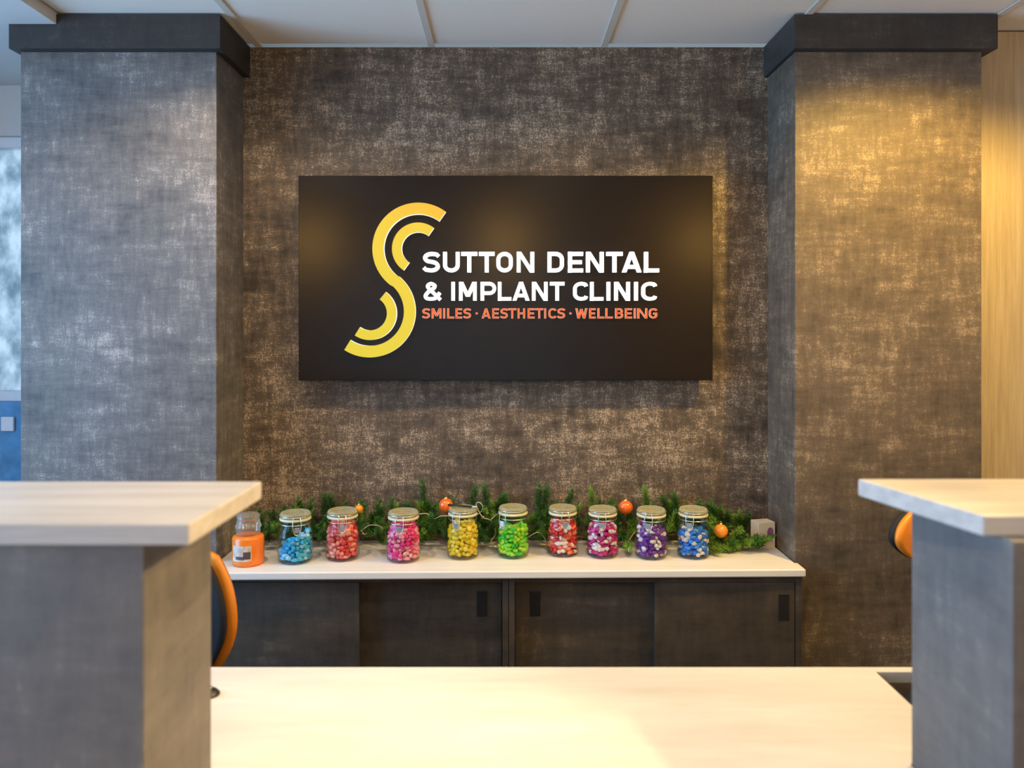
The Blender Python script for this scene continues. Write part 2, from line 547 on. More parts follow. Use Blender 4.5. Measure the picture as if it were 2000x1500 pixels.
# desk between them
DZ = CAMZ - 0.76
desk = tag(empty('reception_desk', (0, 1.50, 0)), 'low cream white desk between the two counter blocks', 'desk')
bm = bmesh.new()
pts = [(-1.3, 1.3125), (-0.4985, 1.3125), (-0.4985, 1.27), (0.7035, 1.27), (0.7035, 1.3315), (0.815, 1.3315), (0.815, 1.684), (1.25, 1.684), (1.25, 1.708), (-1.3, 1.708)]
prism_z(bm, [(x, y - 1.5) for x, y in pts], DZ - 0.025, DZ)
obj('desktop', bm, M_desk, desk, bevel=0.0015)
bm = bmesh.new()
box(bm, -1.28, 0.79, -0.155, -0.135, 0.0, DZ - 0.025)
obj('modesty_panel', bm, M_counter, desk)
for x in (-1.28, 0.77):
    boxo('side_panel', (x, x + 0.02, -0.135, 0.17, 0, DZ - 0.025), M_counter, desk)
boxo('side_panel', (1.22, 1.24, 0.185, 0.20, 0, DZ - 0.025), M_counter, desk)
gr = empty('cable_grommet', P(409, 1357, 1.579) )
gr.location.z = DZ
tag(gr, 'small black cable grommet on the desk beside the left counter', 'cable grommet')
bm = bmesh.new(); lathe(bm, [(0, 0), (0.021, 0), (0.021, 0.003), (0.014, 0.010), (0.010, 0.012), (0, 0.012)], 20)
obj('cap', bm, M_black, gr, True)
bm = bmesh.new(); lathe(bm, [(0.0, 0.0121), (0.006, 0.0121), (0.006, 0.016), (0, 0.016)], 12)
obj('cable_stub', bm, M_chrome, gr, True)

# ================================================================== SHELF + CABINETS
SZ = CAMZ - 0.747
bm = bmesh.new()
prism_z(bm, [(-0.905, BW - 0.001), (-0.905, PF - 0.004), (-0.925, PF - 0.004), (-0.925, 2.315), (0.923, 2.348), (0.923, PF - 0.004), (0.914, PF - 0.004), (0.914, BW - 0.001)], SZ - 0.024, SZ)
o = obj('shelf_top', bm, M_shelf, bevel=0.006, seg=3)
tag(o, 'long cream white worktop in the wall niche carrying the jars', 'worktop')

def cabinet(x0, x1, outer_left, label):
    cx = (x0 + x1) / 2
    c = tag(empty('sliding_door_cabinet', (cx, 2.53, 0)), label, 'cabinet', 'cabinets under the niche worktop')
    Y = lambda y: y - 2.53
    top = SZ - 0.024
    f = 2.358
    t = 0.018
    bm = bmesh.new()
    top_ = top
    box(bm, x0 - cx, x0 - cx + t, Y(f), Y(BW - 0.005), 0, top)
    box(bm, x1 - cx - t, x1 - cx, Y(f), Y(BW - 0.005), 0, top)
    box(bm, x0 - cx + t, x1 - cx - t, Y(f), Y(BW - 0.005), 0.04, 0.06)
    box(bm, x0 - cx + t, x1 - cx - t, Y(f + 0.06), Y(BW - 0.005), top - 0.02, top)
    box(bm, x0 - cx + t, x1 - cx - t, Y(BW - 0.02), Y(BW - 0.005), 0.06, top - 0.02)
    box(bm, x0 - cx + t, x1 - cx - t, Y(f + 0.02), Y(f + 0.03), 0, 0.04)
    obj('carcass', bm, M_cab, c)
    boxo('top_rail', (x0 - cx + t, x1 - cx - t, Y(f + 0.004), Y(f + 0.0595), top - 0.020, top - 0.0005), M_cab, c, 0.001)
    mid = (x0 + x1) / 2
    for side in (0, 1):
        outer = (side == 0) == outer_left
        a = x0 + t + 0.002 if side == 0 else mid - (0.0 if outer else 0.03)
        b = mid + (0.0 if outer else 0.03) if side == 0 else x1 - t - 0.002
        y0 = f + 0.004 if outer else f + 0.034
        d = boxo('sliding_door', (a - cx, b - cx, Y(y0), Y(y0 + 0.017), 0.062, top - (0.021 if not outer else 0.021)), M_cab, c, 0.001)
        # recessed finger pull, at the outer end of the front door and at the inner end of the rear door
        hx = (a + 0.034) if (outer_left and outer) else (b - 0.034) if (not outer_left and outer) else (b - 0.062 if outer_left else a + 0.062)
        h = boxo('finger_pull', (hx - 0.016 - cx, hx + 0.016 - cx, Y(y0 - 0.003), Y(y0), top - 0.135, top - 0.055), M_black, d, 0.002)
        tag(h, 'black recessed finger pull')
cabinet(-0.905, 0.012, True, 'left sliding-door cabinet under the niche worktop')
cabinet(0.014, 0.913, False, 'right sliding-door cabinet under the niche worktop')

# ================================================================== SIGN
SY = 2.600      # panel front
sign = tag(empty('wall_sign', (0.005, BW, CAMZ)), 'dark illuminated clinic sign with yellow S emblem and white lettering', 'sign')
def srel(o):
    o.matrix_parent_inverse = sign.matrix_world.inverted() if False else Matrix.Translation(-sign.location)
    return o
sx0, sx1 = (583 - PX) * SY / F, (1392 - PX) * SY / F
sz0, sz1 = CAMZ + (PY - 743) * SY / F, CAMZ + (PY - 343) * SY / F
srel(boxo('panel', (sx0, sx1, SY, SY + 0.028, sz0, sz1), M_sign, sign, 0.0015))
srel(boxo('standoff_frame', (sx0 + 0.10, sx1 - 0.10, SY + 0.028, BW - 0.0005, sz0 + 0.10, sz1 - 0.08), M_black, sign))
LD = 0.016
FY = SY - LD

def poly_prism(bm, pts, y0, y1, face=0, side=1):
    """pts in pixels; y0 = front"""
    a = [bm.verts.new(P(x, y, FY)) for x, y in pts]
    b = []
    for v in a:
        v.co.y = y0
    b = [bm.verts.new((v.co.x, y1, v.co.z)) for v in a]
    n = len(pts)
    bm.faces.new(a).material_index = face
    bm.faces.new(b[::-1]).material_index = side
    for i in range(n):
        j = (i + 1) % n
        bm.faces.new((a[i], b[i], b[j], a[j])).material_index = side

def ribbon_quads(path, t, closed=False):
    pts = [Vector((p[0], p[1])) for p in path]
    n = len(pts)
    L, Rr = [], []
    for i in range(n):
        if closed:
            d0 = (pts[i] - pts[i-1]).normalized(); d1 = (pts[(i+1) % n] - pts[i]).normalized()
        else:
            d0 = (pts[i] - pts[i-1]).normalized() if i > 0 else (pts[1] - pts[0]).normalized()
            d1 = (pts[i+1] - pts[i]).normalized() if i < n-1 else d0
        n0 = Vector((-d0.y, d0.x)); n1 = Vector((-d1.y, d1.x))
        m = (n0 + n1)
        m = m.normalized() if m.length > 1e-6 else n0
        k = 1 / max(0.4, m.dot(n0))
        L.append(pts[i] + m * t/2 * k); Rr.append(pts[i] - m * t/2 * k)
    return L, Rr

def ribbon(bm, path, t, y0, y1, closed=False, face=0, side=1):
    L, Rr = ribbon_quads(path, t, closed)
    n = len(L)
    def mk(p, y):
        v = P(p.x, p.y, FY)
        return bm.verts.new((v.x, y, v.z))
    fl = [mk(p, y0) for p in L]; fr = [mk(p, y0) for p in Rr]
    bl = [mk(p, y1) for p in L]; br = [mk(p, y1) for p in Rr]
    for i in range(n if closed else n-1):
        j = (i + 1) % n
        bm.faces.new((fl[i], fl[j], fr[j], fr[i])).material_index = face
        bm.faces.new((bl[i], br[i], br[j], bl[j])).material_index = side
        bm.faces.new((fl[i], bl[i], bl[j], fl[j])).material_index = side
        bm.faces.new((fr[i], fr[j], br[j], br[i])).material_index = side
    if not closed:
        bm.faces.new((fl[0], fr[0], br[0], bl[0])).material_index = side
        bm.faces.new((fl[-1], bl[-1], br[-1], fr[-1])).material_index = side

def qe(p, q, vert_first, k=6):
    """quarter ellipse from p to q; vert_first: starts moving vertically"""
    out = []
    for s in range(1, k + 1):
        a = s / k * math.pi / 2
        if vert_first:
            out.append((p[0] + (q[0]-p[0]) * (1 - math.cos(a)), p[1] + (q[1]-p[1]) * math.sin(a)))
        else:
            out.append((p[0] + (q[0]-p[0]) * math.sin(a), p[1] + (q[1]-p[1]) * (1 - math.cos(a))))
    return out

def glyph(ch, w, h, t):
    """returns (list of (path, closed), list of polygons) in local units, y up"""
    a = t/2; L, Rr, B, T = a, w-a, a, h-a
    S, G = [], []
    hw = t * 0.56
    para = lambda x0, y0, x1, y1, q=hw: [(x0-q, y0), (x0+q, y0), (x1+q, y1), (x1-q, y1)]
    vbar = lambda x, y0=0, y1=h: [(x-a, y0), (x+a, y0), (x+a, y1), (x-a, y1)]
    hbar = lambda x0, x1, y: [(x0, y-a), (x1, y-a), (x1, y+a), (x0, y+a)]
    if ch == 'I': G.append(vbar(w/2))
    elif ch == 'T': G += [hbar(0, w, T), vbar(w/2, 0, h - t*0.5)]
    elif ch == 'L': G += [vbar(L), hbar(0, w, B)]
    elif ch == 'E': G += [vbar(L), hbar(0, w, B), hbar(0, w, T), hbar(0, w*0.92, h/2)]
    elif ch == 'H': G += [vbar(L), vbar(Rr), hbar(L, Rr, h/2)]
    elif ch == 'N': G += [vbar(L), vbar(Rr), para(w-t*0.6, 0, t*0.6, h, t*0.56)]
    elif ch == 'M': G += [vbar(L), vbar(Rr), para(w/2, h*0.22, t*0.62, h, t*0.6), para(w/2, h*0.22, w-t*0.62, h, t*0.6)]
    elif ch == 'W': G += [para(w*0.27, 0, hw, h), para(w*0.27, 0, w/2, h*0.94), para(w*0.73, 0, w/2, h*0.94), para(w*0.73, 0, w-hw, h)]
    elif ch == 'A': G += [para(hw, 0, w/2, h), para(w-hw, 0, w/2, h), hbar(w*0.2, w*0.8, h*0.27)]
    elif ch == 'U':
        p = [(L, h), (L, h*0.36)] + qe((L, h*0.36), (w/2, B), True) + qe((w/2, B), (Rr, h*0.36), False) + [(Rr, h)]
        S.append((p, False))
    elif ch == 'O':
        p = [(L, h*0.37)] + [(L, h*0.63)] + qe((L, h*0.63), (w/2, T), True) + qe((w/2, T), (Rr, h*0.63), False) + [(Rr, h*0.37)] + qe((Rr, h*0.37), (w/2, B), True) + qe((w/2, B), (L, h*0.37), False)[:-1]
        S.append((p, True))
    elif ch == 'D':
        p = [(L, B), (L, T), (w*0.5, T)] + qe((w*0.5, T), (Rr, h*0.64), False) + [(Rr, h*0.36)] + qe((Rr, h*0.36), (w*0.5, B), True)
        S.append((p, True))
    elif ch == 'P':
        m = h*0.40
        p = [(L, T), (w*0.58, T)] + qe((w*0.58, T), (Rr, (T+m)/2), False) + qe((Rr, (T+m)/2), (w*0.58, m), True) + [(L, m)]
        S.append((p, True)); G.append(vbar(L))
    elif ch == 'B':
        m = h*0.52
        p = [(L, T), (w*0.55, T)] + qe((w*0.55, T), (Rr-w*0.04, (T+m)/2), False) + qe((Rr-w*0.04, (T+m)/2), (w*0.55, m), True) + [(L, m)]
        q = [(L, m), (w*0.58, m)] + qe((w*0.58, m), (Rr, (B+m)/2), False) + qe((Rr, (B+m)/2), (w*0.58, B), True) + [(L, B)]
        S += [(p, False), (q, False)]; G.append(vbar(L))
    elif ch in 'CG':
        p = [(Rr, h*0.76)] + [(Rr - w*0.03, h*0.83)] + qe((Rr - w*0.03, h*0.83), (w*0.52, T), True, 5)[1:] + qe((w*0.52, T), (L, h*0.63), False) + [(L, h*0.37)] + qe((L, h*0.37), (w*0.52, B), True)
        if ch == 'C':
            p += qe((w*0.52, B), (Rr - w*0.03, h*0.17), False, 5)[:-1] + [(Rr - w*0.03, h*0.17), (Rr, h*0.24)]
            S.append((p, False))
        else:
            p += qe((w*0.52, B), (Rr, h*0.30), False) + [(Rr, h*0.48), (w*0.52, h*0.48)]
            S.append((p, False))
    elif ch == 'S':
        p = [(Rr - w*0.0, h*0.80), (Rr - w*0.10, h*0.87)] + qe((Rr - w*0.10, h*0.87), (w*0.5, T), False, 5)[::1]
        p = [(w*0.93, h*0.78), (w*0.83, h*0.87), (w*0.70, T - h*0.012), (w*0.52, T)]
        p += qe((w*0.52, T), (L, h*0.71), False) + qe((L, h*0.71), (w*0.40, h*0.535), True)
        p += qe((w*0.56, h*0.50), (Rr, h*0.29), False)
        p += qe((Rr, h*0.29), (w*0.48, B), True) + [(w*0.30, B + h*0.015), (w*0.16, h*0.135), (w*0.04, h*0.23)]
        S.append((p, False))
    elif ch == '&':
        c = catmull([(w*0.93, h*0.04, 0), (w*0.60, h*0.36, 0), (w*0.27, h*0.68, 0), (w*0.25, h*0.82, 0), (w*0.42, T, 0), (w*0.61, h*0.81, 0), (w*0.55, h*0.66, 0),
                     (w*0.30, h*0.50, 0), (L + w*0.02, h*0.28, 0), (w*0.17, h*0.13, 0), (w*0.38, B, 0), (w*0.66, h*0.14, 0), (w*0.90, h*0.43, 0)], 5)
        S.append(([(v.x, v.y) for v in c], False))
    elif ch == '.':
        r = w/2
        G.append([(w/2 + r*math.cos(k*math.pi/6), h/2 + r*math.sin(k*math.pi/6)) for k in range(12)])
    return S, G

def letter(ch, x0, x1, ytop, ybot, t, kind):
    w, h = x1 - x0, ybot - ytop
    mats = [M_white_lit, M_rim_lit] if kind != 'o' else [M_peach, M_peach]
    def make(tt, inset, y0, y1, name, parent, mats):
        bm = bmesh.new()
        ww, hh = w - 2*inset, h - 2*inset
        S, G = glyph(ch, ww, hh, tt)
        f = lambda p: (x0 + inset + p[0], ybot - inset - p[1])
        for p, cl in S:
            ribbon(bm, [f(q) for q in p], tt, y0, y1, cl)
        for g in G:
            poly_prism(bm, [f(q) for q in g], y0, y1)
        me = obj(name, bm, mats, parent)
        return me
    fy = SY - (0.008 if kind == 'o' else 0.013)
    o = srel(make(t, 0, fy, SY - 0.0002, 'letter', sign, mats))
    tag(o, 'glowing %s %s' % ('orange' if kind == 'o' else 'white', 'dot' if ch == '.' else 'letter ' + ch if ch != '&' else 'ampersand'))
    if kind == 'o':
        make(t*0.78, t*0.11, fy - 0.0012, fy - 0.0002, 'letter_film', o, [M_orange_lit, M_orange_lit])
    return o

k = 3.8462
def line(txt, ext, y0, y1, t, kind):
    for ch, (a, b) in zip(txt, ext):
        x0, x1 = 800 + a/k, 800 + b/k
        if ch == '.':
            letter(ch, x0, x1, (y0+y1)/2 - (x1-x0)/2, (y0+y1)/2 + (x1-x0)/2, 2, kind)
        else:
            letter(ch, x0, x1, y0, y1, t, kind)
line('SUTTONDENTAL', [(100,225),(250,375),(387,508),(520,638),(652,775),(805,937),(1037,1160),(1192,1305),(1327,1460),(1480,1603),(1598,1745),(1765,1877)], 491.7, 531.7, 7.6, 'w')
line('&IMPLANTCLINIC', [(103,240),(310,342),(370,503),(533,650),(663,765),(773,902),(920,1038),(1055,1165),(1230,1342),(1358,1458),(1482,1510),(1540,1658),(1690,1718),(1745,1862)], 550.5, 587, 6.9, 'w')
line('SMILES.AESTHETICS.WELLBEING', [(93,150),(163,236),(249,265),(280,333),(343,393),(403,460),(494,512),(540,608),(620,672),(682,738),(740,803),(812,868),(888,940),(945,1005),(1012,1028),(1045,1105),(1113,1170),(1202,1220),(1248,1338),(1352,1400),(1415,1465),(1475,1530),(1548,1608),(1622,1675),(1689,1704),(1716,1790),(1803,1865)], 602, 622, 3.7, 'o')

q = 4.1654
def arc_pts(cx, cy, r, a0, a1, n):
    return [(640 + (cx + r*math.cos(R(a0 + (a1-a0)*i/n)))/q, 370 + (cy - r*math.sin(R(a0 + (a1-a0)*i/n)))/q) for i in range(n+1)]
def emblem(path, t):
    bm = bmesh.new()
    ribbon(bm, path, t, FY, SY - 0.0002)
    o = srel(obj('emblem_band', bm, [M_yellow_lit, M_rim_lit], sign))
    return o
big = arc_pts(737, 481, 327, 53, 232.2, 44) + arc_pts(340, 993, 327, 52.2, -123.5, 44)[1:]
tag(emblem(big, 94/q), 'large glowing yellow S-shaped band')
tag(emblem(arc_pts(735, 481, 173, 52, 237, 30), 79/q), 'small glowing orange-yellow arc inside the top of the S')
tag(emblem(arc_pts(343, 1008, 178, 54, -125, 30), 79/q), 'small glowing yellow arc inside the bottom of the S')

# ================================================================== JARS
M_glass = glassy('jar_glass', (0.975, 0.985, 0.98), 0.06, 0.42)
def lid_glass(name, tint, milk, share):
    m = glassy(name, tint, 0.10, 0.7)
    nt, ns, ln = nodes(m)
    out = ns['Material Output']
    prev = out.inputs['Surface'].links[0].from_socket
    df = ns.new('ShaderNodeBsdfDiffuse'); df.inputs['Color'].default_value = (*milk, 1)
    mx = ns.new('ShaderNodeMixShader'); mx.inputs[0].default_value = share
    ln.new(prev, mx.inputs[1]); ln.new(df.outputs[0], mx.inputs[2])
    ln.new(mx.outputs[0], out.inputs['Surface'])
    return m
M_lid = lid_glass('jar_lid_glass', (0.93, 0.92, 0.82), (0.72, 0.68, 0.44), 0.26)
M_seal = mat('cream_rubber_seal', (0.72, 0.66, 0.40), 0.5, var=0.05)
M_label = mat('silver_clip_plate', (0.55, 0.62, 0.72), 0.3, 0.8, var=0.05)

def make_jar():
    bm = bmesh.new()
    lathe(bm, [(0, 0.006), (0.030, 0.004), (0.044, 0.0), (0.050, 0.004), (0.0535, 0.014), (0.0540, 0.040), (0.0530, 0.085), (0.0500, 0.103),
               (0.0440, 0.116), (0.0425, 0.122), (0.0445, 0.124), (0.0445, 0.129), (0.040, 0.1295)], 40)
    jb = bm
    bm2 = bmesh.new()
    lathe(bm2, [(0.0455, 0.1370), (0.0465, 0.139), (0.0465, 0.148), (0.044, 0.152), (0.040, 0.153), (0.037, 0.1505), (0, 0.1505)], 40)
    bm3 = bmesh.new()
    lathe(bm3, [(0.040, 0.1297), (0.0475, 0.1297), (0.0485, 0.133), (0.0475, 0.1365), (0.040, 0.1365)], 40)
    bm4 = bmesh.new()
    circ = [(0.0465*math.cos(2*math.pi*i/36), 0.0465*math.sin(2*math.pi*i/36), 0.1195) for i in range(36)]
    tube(bm4, circ, 0.0013, 6, True)
    circ = [(0.0485*math.cos(2*math.pi*i/36), 0.0485*math.sin(2*math.pi*i/36), 0.1435) for i in range(36)]
    tube(bm4, circ, 0.0013, 6, True)
    # front clasp loops and rear hinge
    for s in (-1, 1):
        tube(bm4, catmull([(s*0.010, -0.0485, 0.1435), (s*0.012, -0.053, 0.134), (s*0.0125, -0.055, 0.118), (s*0.009, -0.0565, 0.100), (s*0.004, -0.0575, 0.094)], 5), 0.0013, 6)
        tube(bm4, [(s*0.010, 0.0485, 0.1435), (s*0.010, 0.053, 0.131), (s*0.010, 0.0465, 0.1195)], 0.0013, 6)
    tube(bm4, [(-0.004, -0.0575, 0.094), (0.004, -0.0575, 0.094)], 0.0013, 6)
    bm5 = bmesh.new()
    box(bm5, -0.008, 0.008, -0.0572, -0.0556, 0.100, 0.116)
    return jb, bm2, bm3, bm4, bm5

protos = make_jar()
jroot = empty('glass_jar')
jar_parts = [obj('jar_body', protos[0], M_glass, jroot, True), obj('lid', protos[1], M_lid, jroot, True),
             obj('rubber_seal', protos[2], M_seal, jroot, True), obj('wire_bail', protos[3], M_wire, jroot, True), obj('clip_plate', protos[4], M_label, jroot, bevel=0.001)]

def sweets(cx, cy, z, top, cols, ratio, rnd, name, label, sc=1.0, slope=0.0, n=900):
    """a fill of wrapped sweets: one uncountable lot per jar"""
    mats = [mat(name + '_colour_%d' % i, c, 0.35, var=0.12, vscale=90, spec=0.6) for i, c in enumerate(cols)]
    base = bmesh.new()
    bmesh.ops.create_icosphere(base, subdivisions=1, radius=1)
    bv = [v.co.copy() for v in base.verts]
    bf = [[v.index for v in f.verts] for f in base.faces]
    base.free()
    pos = []
    bm = bmesh.new()
    tries = 0
    while tries < n * 12 and len(pos) < n:
        tries += 1
        a = rnd.random()*2*math.pi
        r = 0.0435*math.sqrt(rnd.random())
        x, y = r*math.cos(a), r*math.sin(a)
        h = top + slope*x + 0.006*math.sin(a*3)
        zz = rnd.uniform(0.013, h)
        if zz > 0.095: 
            lim = 0.0415 - (zz-0.095)*0.5
            if r > lim: continue
        p = Vector((x, y, zz))
        if any((p - o).length < 0.0085*sc for o in pos): continue
        pos.append(p)
        s = Matrix.Diagonal((rnd.uniform(0.0085, 0.0115)*sc, rnd.uniform(0.0055, 0.0075)*sc, rnd.uniform(0.0045, 0.006)*sc)).to_3x3()
        rot = Matrix.Rotation(rnd.random()*6.28, 3, 'Z') @ Matrix.Rotation(rnd.random()*6.28, 3, 'X')
        mi = 0
        u = rnd.random(); acc = 0
        for i, rr in enumerate(ratio):
            acc += rr
            if u < acc:
                mi = i; break
        vs = [bm.verts.new(p + rot @ (s @ v)) for v in bv]
        for f in bf:
            bm.faces.new([vs[i] for i in f]).material_index = mi
    # keep clear of the glass
    for v in bm.verts:
        rr = math.hypot(v.co.x, v.co.y)
        lim = 0.0515 if v.co.z < 0.085 else max(0.038, 0.0515 - (v.co.z - 0.085)*0.45)
        if rr > lim:
            v.co.x *= lim/rr; v.co.y *= lim/rr
        v.co.z = max(v.co.z, 0.0098)
    o = obj(name, bm, mats)
    o.location = (cx, cy, z)
    return tag(o, label, 'sweets', None, 'stuff')

rnd = random.Random(5)
WHT = (0.80, 0.72, 0.66)
JARS = [
 # px centre, base py, width scale, height, fill top, colours, ratios, slope, words
 (577, 1105, 1.02, 1.02, 0.068, [(0.05, 0.52, 0.78), (0.35, 0.66, 0.80), (0.02, 0.33, 0.60)], (0.5, 0.35, 0.15), 0.55, 'turquoise'),
 (669, 1099, 1.02, 1.02, 0.112, [(0.80, 0.10, 0.08), (0.90, 0.36, 0.26), (0.62, 0.02, 0.03)], (0.45, 0.4, 0.15), 0, 'coral red'),
 (788, 1102, 1.02, 1.02, 0.115, [(0.80, 0.04, 0.24), (0.90, 0.32, 0.38), (0.88, 0.55, 0.55)], (0.5, 0.32, 0.18), 0, 'hot pink'),
 (904, 1096, 0.98, 1.04, 0.104, [(0.85, 0.66, 0.02), (0.75, 0.55, 0.02), (0.90, 0.75, 0.10)], (0.5, 0.3, 0.2), 0, 'yellow'),
 (1002, 1094, 0.98, 1.05, 0.088, [(0.22, 0.68, 0.02), (0.48, 0.74, 0.03), (0.04, 0.52, 0.04)], (0.4, 0.4, 0.2), 0.1, 'lime green'),
 (1099, 1091, 0.96, 1.02, 0.100, [(0.62, 0.02, 0.02), (0.85, 0.20, 0.10), WHT], (0.55, 0.25, 0.2), 0, 'dark red and orange'),
 (1177, 1094, 0.96, 1.02, 0.095, [(0.55, 0.01, 0.20), (0.42, 0.01, 0.15), WHT], (0.45, 0.25, 0.30), 0, 'magenta and white'),
 (1272, 1096, 0.98, 1.02, 0.090, [(0.13, 0.02, 0.26), (0.22, 0.05, 0.36), WHT], (0.4, 0.25, 0.35), -0.2, 'purple and white'),
 (1354, 1095, 0.98, 1.02, 0.080, [(0.02, 0.17, 0.66), (0.04, 0.28, 0.75), WHT], (0.4, 0.25, 0.35), 0, 'royal blue and white'),
]
jar_pos = []
for i, (px, py, ws, hs, top, cols, ratio, slope, word) in enumerate(JARS):
    yf = 0.747*F/(py - PY)
    cy = yf + 0.048
    cx = (px - PX)*cy/F
    if i == 0:
        j = jroot
    else:
        j = jroot.copy(); COL.objects.link(j)
        for p_ in jar_parts:
            c = p_.copy(); COL.objects.link(c); c.parent = j
    j.location = (cx, cy, SZ + 0.0005)
    j.rotation_euler.z = [0.35, 0.2, -0.1, -0.35, -0.7, 0.1, -0.15, -0.35, -0.45][i]
    j.scale = (ws, ws, hs)
    tag(j, 'clip-top glass jar holding %s sweets on the niche worktop' % word, 'jar', 'clip-top jars of sweets')
    jar_pos.append((cx, cy))
    s = sweets(cx, cy, SZ + 0.0006, top, cols, ratio, rnd, 'sweets', '%s wrapped sweets filling the clip-top jar' % word, 1.3, slope)
    s.scale = (ws*0.985, ws*0.985, hs)

# orange scented candle jar
M_wax = mat('orange_wax_jar', (0.88, 0.20, 0.01), 0.3, var=0.08, spec=0.6)
M_lab1 = mat('grey_cream_label', (0.62, 0.50, 0.40), 0.5, var=0.25, vscale=60)
M_lab2 = mat('dark_label_picture', (0.10, 0.06, 0.06), 0.5, var=0.3, vscale=80)
yf = 0.747*F/(1109 - PY); cy = yf + 0.045; cx = (485 - PX)*cy/F
cx_c, cy_c = cx, cy
cj = tag(empty('candle_jar', (cx, cy, SZ + 0.0003)), 'orange candle jar with glass lid beside the left ledge end', 'candle')
bm = bmesh.new()
lathe(bm, [(0, 0), (0.044, 0), (0.048, 0.005), (0.0485, 0.012), (0.0485, 0.082), (0.046, 0.088), (0.036, 0.092), (0, 0.092)], 36)
obj('candle_body', bm, M_wax, cj, True)
bm = bmesh.new()
lathe(bm, [(0.035, 0.0925), (0.037, 0.094), (0.037, 0.112), (0.040, 0.114), (0.040, 0.121), (0.037, 0.124), (0.034, 0.140), (0.036, 0.150), (0.030, 0.156), (0, 0.157)], 32)
obj('glass_lid', bm, lid_glass('candle_lid_glass', (0.93, 0.90, 0.85), (0.62, 0.58, 0.50), 0.22), cj, True)
bm = bmesh.new()
def band(bm, r, a0, a1, z0, z1, n=14, mi=0):
    vs = [[bm.verts.new((r*math.sin(R(a0 + (a1-a0)*i/n)), -r*math.cos(R(a0 + (a1-a0)*i/n)), z)) for i in range(n+1)] for z in (z0, z1)]
    for i in range(n):
        bm.faces.new((vs[0][i], vs[0][i+1], vs[1][i+1], vs[1][i])).material_index = mi
band(bm, 0.0489, -48, 30, 0.018, 0.066)
lb = obj('label', bm, M_lab1, cj, True); tag(lb, 'cream and grey picture label')
bm = bmesh.new(); band(bm, 0.0492, 0, 26, 0.026, 0.048); band(bm, 0.0492, -30, 4, 0.024, 0.034)
obj('label_picture', bm, M_lab2, lb, True)

# ================================================================== GARLAND
M_needle = mat('fir_needles', (0.045, 0.155, 0.022), 0.5, var=0.55, vscale=25)
M_needle2 = mat('fir_needles_light', (0.17, 0.32, 0.035), 0.5, var=0.5, vscale=25)
M_twig = mat('brown_twig', (0.10, 0.06, 0.03), 0.8, var=0.2)
def sprig_mesh(seed, length, mats):
    r = random.Random(seed)
    bm = bmesh.new()
    bend = r.uniform(-0.18, 0.18)
    core = [Vector((bend*t*t*length, r.uniform(-1, 1)*0.001, t*length)) for t in [i/6 for i in range(7)]]
    tube(bm, core, [0.0016]*6 + [0.0008], 5, mi=1)
    n = int(length*2100)
    for i in range(n):
        t = (i + r.random())/n
        t = 0.06 + 0.94*t
        p = Vector((bend*t*t*length, 0, t*length))
        a = r.random()*2*math.pi
        el = r.uniform(0.65, 1.25)
        if t > 0.93: el = r.uniform(0.05, 0.6)
        d = Vector((math.cos(a)*math.sin(el), math.sin(a)*math.sin(el), math.cos(el)))
        ln = r.uniform(0.019, 0.028)
        u = d.cross(Vector((0, 0, 1))).normalized()*0.0018
        v = d.cross(u).normalized()*0.0007
        mid = p + d*ln*0.5
        a0 = bm.verts.new(p)
        b = [bm.verts.new(mid + x) for x in (u, v, -u, -v)]
        e = bm.verts.new(p + d*ln)
        for kk in range(4):
            bm.faces.new((a0, b[kk], b[(kk+1) % 4])).material_index = 0
            bm.faces.new((e, b[(kk+1) % 4], b[kk])).material_index = 0
    me = bpy.data.meshes.new('sprig')
    bm.to_mesh(me); bm.free()
    for m in mats: me.materials.append(m)
    return me
G1 = [sprig_mesh(i, 0.085, [M_needle, M_twig]) for i in range(5)] + [sprig_mesh(20+i, 0.085, [M_needle2, M_twig]) for i in range(2)]
garl = tag(empty('fir_garland', (0, 2.60, SZ)), 'green artificial fir garland lying along the back of the niche worktop', 'garland')
bm = bmesh.new()
gp = [(x, math.sin(x*9)*0.012, 0.030 + 0.012*math.sin(x*13)) for x in [-0.85 + i*0.05 for i in range(34)]]
tube(bm, catmull(gp, 3), 0.004, 7)
obj('garland_stem', bm, M_twig, garl, True)
rg = random.Random(11)
def sprig(x, y, z, tilt, az, sc, mesh=None):
    o = bpy.data.objects.new('sprig', mesh or rg.choice(G1))
    link(o, garl)
    o.location = (x, y, z)
    o.rotation_euler = (Matrix.Rotation(az, 4, 'Z') @ Matrix.Rotation(tilt, 4, 'X')).to_euler()
    o.scale = (sc, sc, sc)
def clear(o_loc, tilt, az, L_):
    d = Vector((math.sin(az)*math.sin(tilt), -math.cos(az)*math.sin(tilt), math.cos(tilt)))
    for i in range(6):
        p = Vector(o_loc) + garl.location + d*L_*i/5
        if p.y > BW - 0.020 or p.z < SZ + 0.010 or abs(p.x) > 0.89: return False
        for jx, jy in jar_pos + [(cx_c, cy_c)]:
            if math.hypot(p.x - jx, p.y - jy) < 0.070 and p.z < SZ + 0.165: return False
    return True
made = 0
